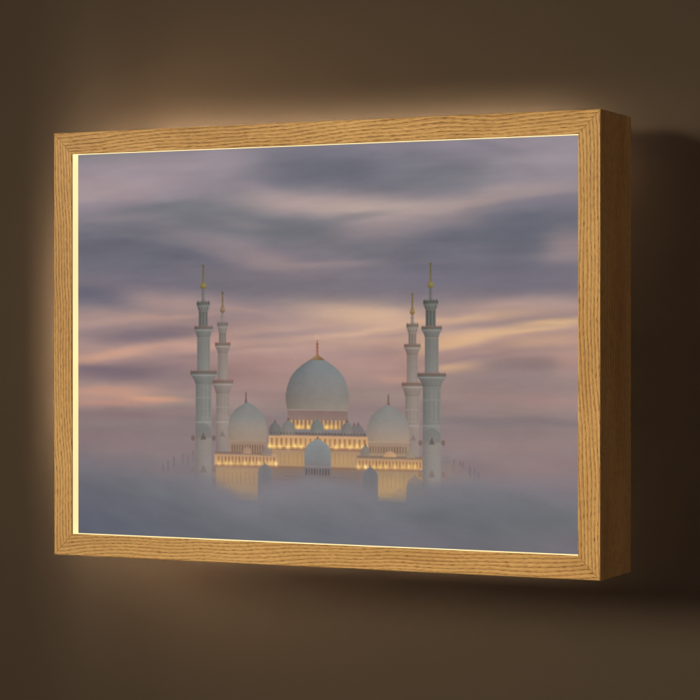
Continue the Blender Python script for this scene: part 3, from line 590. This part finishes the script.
('glow', 416.6, 569.0, 4.5, 4.0, (246, 206, 128), 1),
('glow', 581.8, 571.4, 3.9, 3.9, (248, 208, 124), 0.9),
('glow', 595.7, 571.1, 3.9, 3.9, (248, 208, 124), 1),
('glow', 612.0, 570.7, 3.9, 3.9, (248, 208, 124), 0.7),
('glow', 623.7, 570.4, 3.9, 3.9, (248, 208, 124), 0.7),
('glow', 635.3, 570.1, 3.9, 3.9, (248, 208, 124), 0.8),
('glow', 652.7, 569.7, 3.9, 3.9, (248, 208, 124), 0.8),
('glow', 668.1, 569.3, 3.8, 3.9, (248, 208, 124), 0.6),
('glow', 679.6, 569.0, 3.8, 3.9, (248, 208, 124), 0.8),
('glow', 691.1, 568.7, 3.8, 3.9, (248, 208, 124), 0.7),
('glow', 595.7, 571.4, 2.3, 2.7, (255, 240, 190), 0.9),
('glow', 417.6, 570.4, 2.4, 2.2, (255, 236, 180), 0.8),
('prof', 'dome.007', 581.4, [(491.9, 0.78), (495.5, 1.17), (489.4, 1.37), (493.0, 1.96), (498.3, 2.74)], [(491.9, (108, 88, 84)), (496.5, (112, 92, 88))], (0, 0), 0.9),
('prof', 'dome.007', 581.4, [(496.5, 0.78), (499.1, 4.58), (502.5, 8.14), (506.5, 10.17), (512.5, 10.17), (516.5, 9.77)], [(496.5, (116, 112, 114)), (516.5, (124, 114, 114))], (4, -6), 1.0),
('prof', 'dome.008', 573.4, [(492.9, 0.78), (496.5, 1.18), (490.4, 1.37), (494.0, 1.96), (499.3, 2.74)], [(492.9, (108, 88, 84)), (497.5, (112, 92, 88))], (0, 0), 0.9),
('prof', 'dome.008', 573.4, [(497.5, 0.78), (499.8, 2.82), (502.8, 5.02), (506.4, 6.27), (511.7, 6.27), (515.3, 6.02)], [(497.5, (118, 112, 114)), (515.3, (124, 114, 114))], (4, -6), 1.0),
('prof', 'dome.009', 415.6, [(490.1, 0.81), (493.7, 1.22), (487.5, 1.42), (491.1, 2.03), (496.5, 2.84)], [(490.1, (108, 88, 84)), (494.7, (112, 92, 88))], (0, 0), 0.9),
('prof', 'dome.009', 415.6, [(494.7, 0.81), (497.9, 5.47), (502.0, 9.72), (506.9, 12.15), (514.2, 12.15), (519.1, 11.67)], [(494.7, (112, 113, 114)), (519.1, (118, 112, 110))], (4, -6), 1.0),
('prof', 'dome.010', 442.5, [(486.1, 0.81), (489.6, 1.21), (483.5, 1.41), (487.1, 2.01), (492.5, 2.82)], [(486.1, (108, 88, 84)), (490.7, (112, 92, 88))], (0, 0), 0.9),
('prof', 'dome.010', 442.5, [(490.7, 0.81), (494.1, 5.62), (498.5, 9.99), (503.7, 12.49), (511.6, 12.49), (516.8, 11.99)], [(490.7, (122, 122, 122)), (516.8, (134, 126, 120))], (4, -6), 1.0),
('prof', 'dome.011', 559.7, [(487.5, 0.79), (491.0, 1.18), (485.0, 1.38), (488.5, 1.97), (493.9, 2.75)], [(487.5, (108, 88, 84)), (492.1, (112, 92, 88))], (0, 0), 0.9),
('prof', 'dome.011', 559.7, [(492.1, 0.79), (495.1, 4.95), (499.0, 8.81), (503.6, 11.01), (510.5, 11.01), (515.2, 10.57)], [(492.1, (118, 118, 119)), (515.2, (130, 122, 118))], (4, -6), 1.0),
('prof', 'dome.012', 500.3, [(488.7, 0.8), (492.0, 5.64), (496.3, 10.03), (501.3, 12.54), (508.9, 12.54), (513.9, 12.04)], [(488.7, (114, 122, 122)), (513.9, (126, 124, 120))], (4, -6), 1.0),
('prof', 'dome.013', 595.3, [(528.8, 0.78), (532.4, 1.17), (526.3, 1.37), (529.9, 1.95), (535.2, 2.73)], [(528.8, (108, 88, 84)), (533.4, (112, 92, 88))], (0, 0), 0.9),
('prof', 'dome.013', 595.3, [(533.4, 0.78), (535.7, 3.69), (538.7, 6.55), (542.3, 8.19), (547.6, 8.19), (551.1, 7.87)], [(533.4, (128, 126, 120)), (551.1, (136, 124, 116))], (4, -6), 1.0),
('row', None, 405.5, 596.5, 512.3, 515.9, 30, 0.4, (84, 74, 78), 0.6, 43),
('prof', 'dome', 500.3, [(382.0, 14.33), (386.3, 21.09), (392.3, 31.44), (400.5, 41.79), (407.7, 48.55), (416.6, 54.72), (430.9, 60.29), (445.2, 63.08), (454.1, 63.08), (463.0, 61.89), (471.2, 60.3)], [(380.9, (124, 128, 131)), (404.1, (125, 128, 130)), (427.3, (128, 127, 127)), (448.7, (130, 125, 122)), (470.2, (138, 130, 122))], (9, -9), 1.0),
('prof', 'finial', 500.3, [(352.3, 1.79), (354.1, 2.98), (356.8, 1.19), (360.4, 2.59), (363.1, 1.39), (365.7, 2.39), (369.3, 1.59), (373.8, 2.39), (377.3, 7.16), (380.2, 11.94), (382.7, 14.72)], [(352.3, (142, 96, 84)), (372.0, (146, 104, 90)), (377.3, (142, 118, 92)), (382.7, (126, 104, 84))], (-10, 0), 1),
('prof', None, 500.3, [(345.2, 0.99), (352.3, 1.19)], [(345.2, (160, 124, 108)), (352.3, (142, 96, 84))], (0, 0), 0.9),
('ring', 499.9, 342.4, 3.24, 0.65, (206, 174, 150), 0.9),
('rect', 'drum.003', 473.6, 572.7, 528.1, 590.7, (120, 114, 116), (122, 112, 112), 1, 1.9),
('row', None, 476.0, 525.7, 577.0, 588.4, 9, 0.5, (74, 66, 72), 0.8, 45),
('prof', 'dome.014', 501.3, [(518.4, 0.8), (521.9, 1.19), (516.6, 1.39), (520.2, 1.99), (525.5, 2.79)], [(518.4, (108, 88, 84)), (523.7, (112, 92, 88))], (0, 0), 0.9),
('prof', 'dome.014', 501.3, [(523.7, 0.99), (526.4, 7.96), (530.9, 16.32), (537.1, 22.48), (545.2, 25.87), (554.1, 26.66), (564.8, 26.47), (573.0, 25.87)], [(523.7, (132, 137, 139)), (539.8, (127, 132, 134)), (561.2, (126, 126, 128)), (573.7, (122, 118, 120))], (2, 4), 1.0),
('rect', None, 475.2, 572.3, 527.7, 574.1, (146, 138, 134), (146, 138, 134), 0.8, 1.9),
('prof', 'turret', 395.3, [(566.4, 0.61), (570.9, 1.83), (575.4, 8.79), (580.8, 13.18), (588.1, 14.65), (635.9, 14.65)], [(566.4, (118, 116, 118)), (635.9, (114, 113, 120))], (0, 4), 0.92),
('prof', 'turret.001', 605.0, [(567.7, 0.58), (572.1, 1.75), (576.5, 8.88), (581.8, 13.32), (588.9, 14.8), (629.5, 14.8)], [(567.7, (110, 111, 117)), (629.5, (114, 113, 120))], (0, 4), 0.95),
('prof', 'turret.002', 691.1, [(581.3, 0.57), (585.7, 1.72), (590.1, 9.75), (595.3, 14.62), (602.4, 16.25), (626.9, 16.25)], [(581.3, (128, 121, 122)), (626.9, (114, 113, 120))], (0, 4), 0.7),
('prof', 'minaret.002', 268.3, [(209.3, 0.94), (212.1, 1.98), (214.8, 1.04), (223.9, 1.25), (225.8, 1.98), (227.6, 1.25), (239.7, 1.46), (242.2, 2.5), (245.2, 4.81), (249.2, 6.68), (251.7, 5.34), (254.3, 1.88)], [(209.3, (104, 94, 52)), (239.7, (118, 108, 66)), (247.0, (138, 128, 86)), (254.3, (108, 98, 56))], (9, -9), 0.95),
('prof', 'minaret.002', 268.2, [(254.3, 2.71), (260.5, 2.5), (264.2, 3.55), (266.0, 2.71), (277.7, 3.55)], [(247.0, (110, 110, 108)), (277.7, (120, 120, 118))], (9, -9), 1),
('prof', 'minaret.002', 268.2, [(277.7, 13.78), (283.5, 13.78), (286.8, 12.4), (294.1, 9.86)], [(277.7, (98, 98, 96)), (283.2, (106, 106, 104)), (284.3, (124, 124, 122)), (294.1, (108, 108, 106))], (9, -9), 1),
('prof', 'minaret.002', 268.2, [(294.1, 9.39), (322.7, 9.39)], [(294.1, (110, 110, 108)), (322.7, (116, 116, 114))], (9, -9), 1),
('row', None, 254.4, 282.0, 274.9, 281.3, 5, 0.6, (90, 90, 88), 0.7, 15),
('row', None, 256.5, 279.9, 285.0, 292.3, 4, 0.4, (92, 92, 90), 0.5, 19),
('row', None, 258.8, 277.6, 295.1, 321.7, 3, 0.45, (86, 86, 84), 0.7, 5),
('prof', 'minaret.002', 268.8, [(322.7, 19.41), (329.2, 19.41), (331.8, 17.08), (337.3, 14.96), (342.8, 13.36)], [(322.7, (99, 99, 97)), (327.4, (113, 113, 111)), (328.9, (137, 137, 135)), (331.8, (119, 119, 117)), (342.8, (113, 113, 111))], (9, -9), 1),
('row', None, 249.4, 288.2, 320.3, 326.7, 8, 0.55, (122, 94, 88), 0.6, 9),
('prof', 'minaret.002', 268.8, [(342.8, 13.36), (404.2, 13.63)], [(342.8, (121, 121, 119)), (404.2, (129, 129, 127))], (9, -9), 1),
('prof', 'minaret.002', 268.8, [(404.2, 27.55), (411.9, 27.56), (415.2, 23.7), (421.6, 19.13), (428.9, 16.49)], [(404.2, (99, 99, 97)), (409.7, (115, 115, 113)), (411.1, (139, 139, 137)), (414.3, (121, 121, 119)), (428.0, (117, 117, 115))], (9, -9), 1),
('row', None, 241.2, 296.3, 401.5, 408.6, 11, 0.55, (124, 92, 84), 0.65, 11),
('prof', 'minaret.002', 268.8, [(428.9, 16.49), (493.4, 16.49), (530.0, 16.82), (617.8, 17.32)], [(428.9, (125, 125, 123)), (489.8, (129, 129, 127)), (526.4, (138, 131, 127)), (617.8, (142, 135, 131))], (9, -9), 1),
('row', None, 255.4, 282.2, 344.6, 403.3, 4, 0.4, (113, 113, 111), 0.4, 51),
('row', None, 252.3, 285.2, 429.8, 489.8, 4, 0.4, (113, 113, 111), 0.4, 53),
('rect', None, 252.3, 451.7, 285.3, 453.6, (141, 141, 139), (141, 141, 139), 0.45, 1.9),
('rect', None, 252.2, 496.2, 285.2, 498.6, (147, 147, 145), (147, 147, 145), 0.5, 1.9),
('rect', None, 252.2, 491.6, 285.2, 493.1, (115, 115, 113), (115, 115, 113), 0.5, 1.9),
('rect', None, 255.5, 457.4, 257.6, 488.1, (113, 113, 111), (119, 119, 117), 0.55, 1.9),
('rect', None, 279.9, 457.1, 282.0, 487.8, (113, 113, 111), (119, 119, 117), 0.55, 1.9),
('prof', 'minaret.003', 720.9, [(211.9, 0.85), (214.5, 1.8), (217.1, 0.95), (225.9, 1.14), (227.6, 1.8), (229.3, 1.14), (242.6, 1.33), (245.0, 2.28), (247.8, 4.65), (251.6, 6.46), (254.1, 5.16), (256.5, 1.71)], [(211.9, (104, 94, 54)), (242.6, (118, 108, 68)), (249.6, (138, 128, 88)), (256.5, (108, 98, 58))], (9, -9), 0.95),
('prof', 'minaret.003', 720.9, [(256.5, 2.47), (262.1, 2.28), (265.6, 3.23), (267.3, 2.47), (278.1, 3.23)], [(249.6, (103, 104, 102)), (278.1, (113, 114, 112))], (9, -9), 1),
('prof', 'minaret.003', 720.9, [(278.1, 14.24), (283.7, 14.24), (286.9, 12.82), (293.8, 9.97)], [(278.1, (91, 92, 90)), (283.4, (99, 100, 98)), (284.4, (117, 118, 116)), (293.8, (101, 102, 100))], (9, -9), 1),
('prof', 'minaret.003', 720.9, [(293.8, 9.49), (323.5, 9.49)], [(293.8, (103, 104, 102)), (323.5, (109, 110, 108))], (9, -9), 1),
('row', None, 706.7, 735.2, 275.5, 281.6, 5, 0.6, (83, 84, 82), 0.7, 15),
('row', None, 708.8, 733.0, 285.1, 292.1, 4, 0.4, (85, 86, 84), 0.5, 19),
('row', None, 711.4, 730.4, 294.7, 322.6, 3, 0.45, (79, 80, 78), 0.7, 5),
('prof', 'minaret.003', 722.8, [(323.5, 19.55), (329.8, 19.55), (332.2, 17.2), (337.4, 14.46), (342.7, 12.91)], [(323.5, (98, 97, 95)), (328.0, (112, 111, 109)), (329.4, (136, 135, 133)), (332.2, (118, 117, 115)), (342.7, (112, 111, 109))], (9, -9), 1),
('row', None, 703.3, 742.4, 321.2, 327.3, 8, 0.55, (122, 94, 88), 0.6, 9),
('prof', 'minaret.003', 722.9, [(342.7, 12.91), (405.4, 13.17)], [(342.7, (120, 119, 117)), (405.4, (128, 127, 125))], (9, -9), 1),
('prof', 'minaret.003', 722.9, [(405.4, 27.14), (412.7, 27.14), (415.9, 23.34), (422.0, 19.6), (429.0, 16.89)], [(405.4, (98, 97, 95)), (410.7, (114, 113, 111)), (412.0, (138, 137, 135)), (415.0, (120, 119, 117)), (428.1, (116, 115, 113))], (9, -9), 1),
('row', None, 695.6, 749.9, 402.8, 409.6, 11, 0.55, (124, 92, 84), 0.65, 11),
('prof', 'minaret.003', 722.9, [(429.0, 16.89), (493.3, 16.9), (528.2, 17.23), (611.9, 17.74)], [(429.0, (124, 123, 121)), (489.8, (128, 127, 125)), (524.7, (137, 131, 127)), (611.9, (141, 135, 131))], (9, -9), 1),
('row', None, 709.9, 735.7, 344.4, 404.5, 4, 0.4, (112, 111, 109), 0.4, 51),
('row', None, 705.9, 739.7, 429.8, 489.8, 4, 0.4, (112, 111, 109), 0.4, 53),
('rect', None, 705.9, 450.8, 739.7, 452.5, (140, 139, 137), (140, 139, 137), 0.45, 1.9),
('rect', None, 706.0, 495.9, 739.7, 498.2, (146, 145, 143), (146, 145, 143), 0.5, 1.9),
('rect', None, 706.0, 491.6, 739.7, 493.0, (114, 113, 111), (114, 113, 111), 0.5, 1.9),
('rect', None, 709.4, 456.1, 711.3, 488.3, (112, 111, 109), (118, 117, 115), 0.55, 1.9),
('rect', None, 734.4, 455.8, 736.3, 487.9, (112, 111, 109), (118, 117, 115), 0.55, 1.9),
('prof', None, 268.3, [(498.9, 1.04), (502.6, 9.19), (508.1, 15.37), (513.6, 16.37), (526.4, 16.37)], [(498.9, (108, 114, 113)), (526.4, (116, 112, 112))], (0, 0), 0.55),
('prof', None, 268.3, [(516.3, 0.63), (520.9, 2.09), (524.5, 4.18), (529.3, 6.26)], [(516.3, (90, 82, 84)), (529.3, (84, 76, 78))], (0, 0), 0.6),
('prof', None, 246.6, [(520.9, 0.63), (524.0, 3.78), (528.3, 3.98), (532.3, 1.05)], [(521.3, (112, 90, 84)), (532.3, (100, 84, 82))], (0, 0), 0.6),
('prof', None, 290.0, [(520.1, 0.62), (523.2, 3.74), (527.4, 3.95), (531.4, 1.04)], [(520.5, (112, 90, 84)), (531.4, (100, 84, 82))], (0, 0), 0.6),
('prof', None, 268.3, [(575.8, 0.63), (580.3, 3.34), (584.9, 5.43), (589.5, 5.85)], [(575.8, (122, 104, 98)), (588.6, (114, 100, 98))], (0, 0), 0.55),
('prof', None, 246.1, [(578.1, 0.63), (583.6, 4.2), (589.1, 3.36)], [(578.1, (130, 108, 94)), (589.1, (122, 104, 98))], (0, 0), 0.5),
('prof', None, 290.4, [(577.1, 0.62), (582.5, 4.16), (588.0, 3.33)], [(577.1, (130, 108, 94)), (588.0, (122, 104, 98))], (0, 0), 0.5),
('prof', None, 723.1, [(500.3, 0.95), (503.8, 9.4), (509.0, 15.72), (514.2, 16.74), (526.4, 16.74)], [(500.3, (108, 114, 113)), (526.4, (116, 112, 112))], (0, 0), 0.55),
('prof', None, 723.1, [(516.9, 0.57), (521.2, 1.9), (524.7, 3.8), (529.2, 5.7)], [(516.9, (90, 82, 84)), (529.2, (84, 76, 78))], (0, 0), 0.6),
('prof', None, 701.4, [(521.3, 0.57), (524.3, 3.43), (528.3, 3.62), (532.1, 0.95)], [(521.6, (112, 90, 84)), (532.1, (100, 84, 82))], (0, 0), 0.6),
('prof', None, 744.7, [(520.4, 0.57), (523.4, 3.4), (527.4, 3.59), (531.2, 0.94)], [(520.8, (112, 90, 84)), (531.2, (100, 84, 82))], (0, 0), 0.6),
('prof', None, 723.1, [(573.5, 0.57), (577.9, 3.04), (582.3, 4.94), (586.6, 5.32)], [(573.5, (122, 104, 98)), (585.8, (114, 100, 98))], (0, 0), 0.55),
('prof', None, 701.0, [(575.8, 0.57), (581.1, 3.82), (586.3, 3.05)], [(575.8, (130, 108, 94)), (586.3, (122, 104, 98))], (0, 0), 0.5),
('prof', None, 745.1, [(574.7, 0.57), (580.0, 3.78), (585.2, 3.02)], [(574.7, (130, 108, 94)), (585.2, (122, 104, 98))], (0, 0), 0.5),
]
FOG = [(-18.4, 563.8, 42.0), (112.6, 573.9, 35.0), (176.8, 583.5, 28.0), (240.3, 585.6, 35.0), (286.2, 591.8, 31.5), (307.0, 600.3, 26.2), (344.1, 615.7, 22.8), (379.0, 618.3, 26.2), (393.2, 599.8, 24.5), (466.0, 592.5, 19.2), (584.8, 592.9, 19.2), (612.0, 606.3, 21.0), (623.7, 618.3, 17.5), (671.9, 615.2, 17.5), (679.6, 602.7, 21.0), (723.5, 598.0, 24.5), (766.9, 589.8, 17.5), (813.7, 588.6, 22.8), (887.6, 596.8, 35.0), (1014.1, 603.4, 42.0)]
FOG_COLOURS = (498.3, 148.8, 0.42, [(525.0, [(129, 118, 123), (129, 119, 123), (126, 118, 121), (124, 118, 119), (125, 118, 118), (125, 118, 118), (127, 120, 118), (127, 120, 120), (133, 123, 126), (138, 126, 129), (140, 126, 130)]), (578.5, [(118, 113, 120), (118, 114, 120), (120, 116, 120), (122, 117, 121), (123, 118, 121), (123, 118, 121), (124, 118, 121), (127, 121, 122), (130, 122, 126), (131, 122, 126), (131, 122, 126)]), (610.5, [(108, 107, 116), (110, 109, 116), (113, 112, 118), (119, 115, 120), (121, 117, 122), (121, 118, 122), (119, 116, 121), (117, 115, 121), (115, 114, 120), (115, 114, 120), (121, 116, 122)]), (649.7, [(99, 101, 113), (103, 104, 113), (106, 107, 115), (112, 111, 118), (115, 114, 120), (115, 115, 120), (112, 113, 118), (108, 110, 116), (105, 108, 114), (107, 109, 114), (110, 111, 116)]), (694.3, [(92, 94, 108), (95, 98, 110), (99, 101, 109), (104, 106, 112), (106, 108, 114), (106, 108, 115), (112, 110, 119), (113, 110, 118), (108, 108, 114), (111, 110, 114), (115, 109, 118)]), (738.8, [(91, 94, 107), (93, 96, 108), (97, 99, 108), (100, 102, 109), (103, 105, 110), (104, 105, 111), (108, 108, 115), (111, 108, 116), (111, 108, 114), (114, 109, 116), (120, 111, 122)])], [-18.5, 91.0, 198.0, 302.8, 405.4, 505.9, 623.7, 719.7, 813.7, 905.9, 1014.1])

NX, NY = 1000, 710
def build_print():
    xs = np.arange(NX+1)*1000.0/NX; ys = np.arange(NY+1)*710.0/NY
    X, Y = np.meshgrid(xs, ys)
    C, ID, parts = paint(X, Y, ART, FOG, FOG_COLOURS, 1.87)
    rs = np.random.RandomState(5)
    C = C + rs.normal(0, 1.0, C.shape[:2])[..., None]          # film grain of the print
    C = np.clip(C, 0, 255)/255.0
    L = np.where(C <= .04045, C/12.92, ((C+.055)/1.055)**2.4)
    k = 2*IW*H/1000.0
    P3 = np.stack([X*k-IW*H, np.full_like(X, Y0+R*H), IH*H-Y*k*(2*IH/(2*IW)/.71)], -1).reshape(-1, 3)
    L = np.concatenate([L, np.ones(L.shape[:2]+(1,))], -1).reshape(-1, 4)
    fid = ID[:-1, :-1].reshape(-1)
    i, j = np.meshgrid(np.arange(NX), np.arange(NY))
    base = (j*(NX+1)+i).reshape(-1)
    quads = np.stack([base, base+NX+1, base+NX+2, base+1], -1)
    mat = print_mat()
    def sheet(name, sel, parent):
        q = quads[sel]; used, inv = np.unique(q, return_inverse=True); inv = inv.reshape(-1)
        m = bpy.data.meshes.new(name)
        m.vertices.add(len(used)); m.vertices.foreach_set("co", P3[used].astype(np.float32).reshape(-1))
        m.loops.add(len(inv)); m.loops.foreach_set("vertex_index", inv.astype(np.int32))
        m.polygons.add(len(q)); m.polygons.foreach_set("loop_start", np.arange(0, len(inv), 4, dtype=np.int32))
        m.update(calc_edges=True)
        at = m.color_attributes.new(name="ink", type='FLOAT_COLOR', domain='POINT')
        at.data.foreach_set("color", L[used].astype(np.float32).reshape(-1))
        return link(name, m, mat, parent)
    root = sheet("backlit_print", fid == 0, boxo)
    for nm, idx in parts.items():
        sel = fid == idx
        if sel.sum() < 8: 
            continue
        sheet(nm, sel, root)
    return root
build_print()
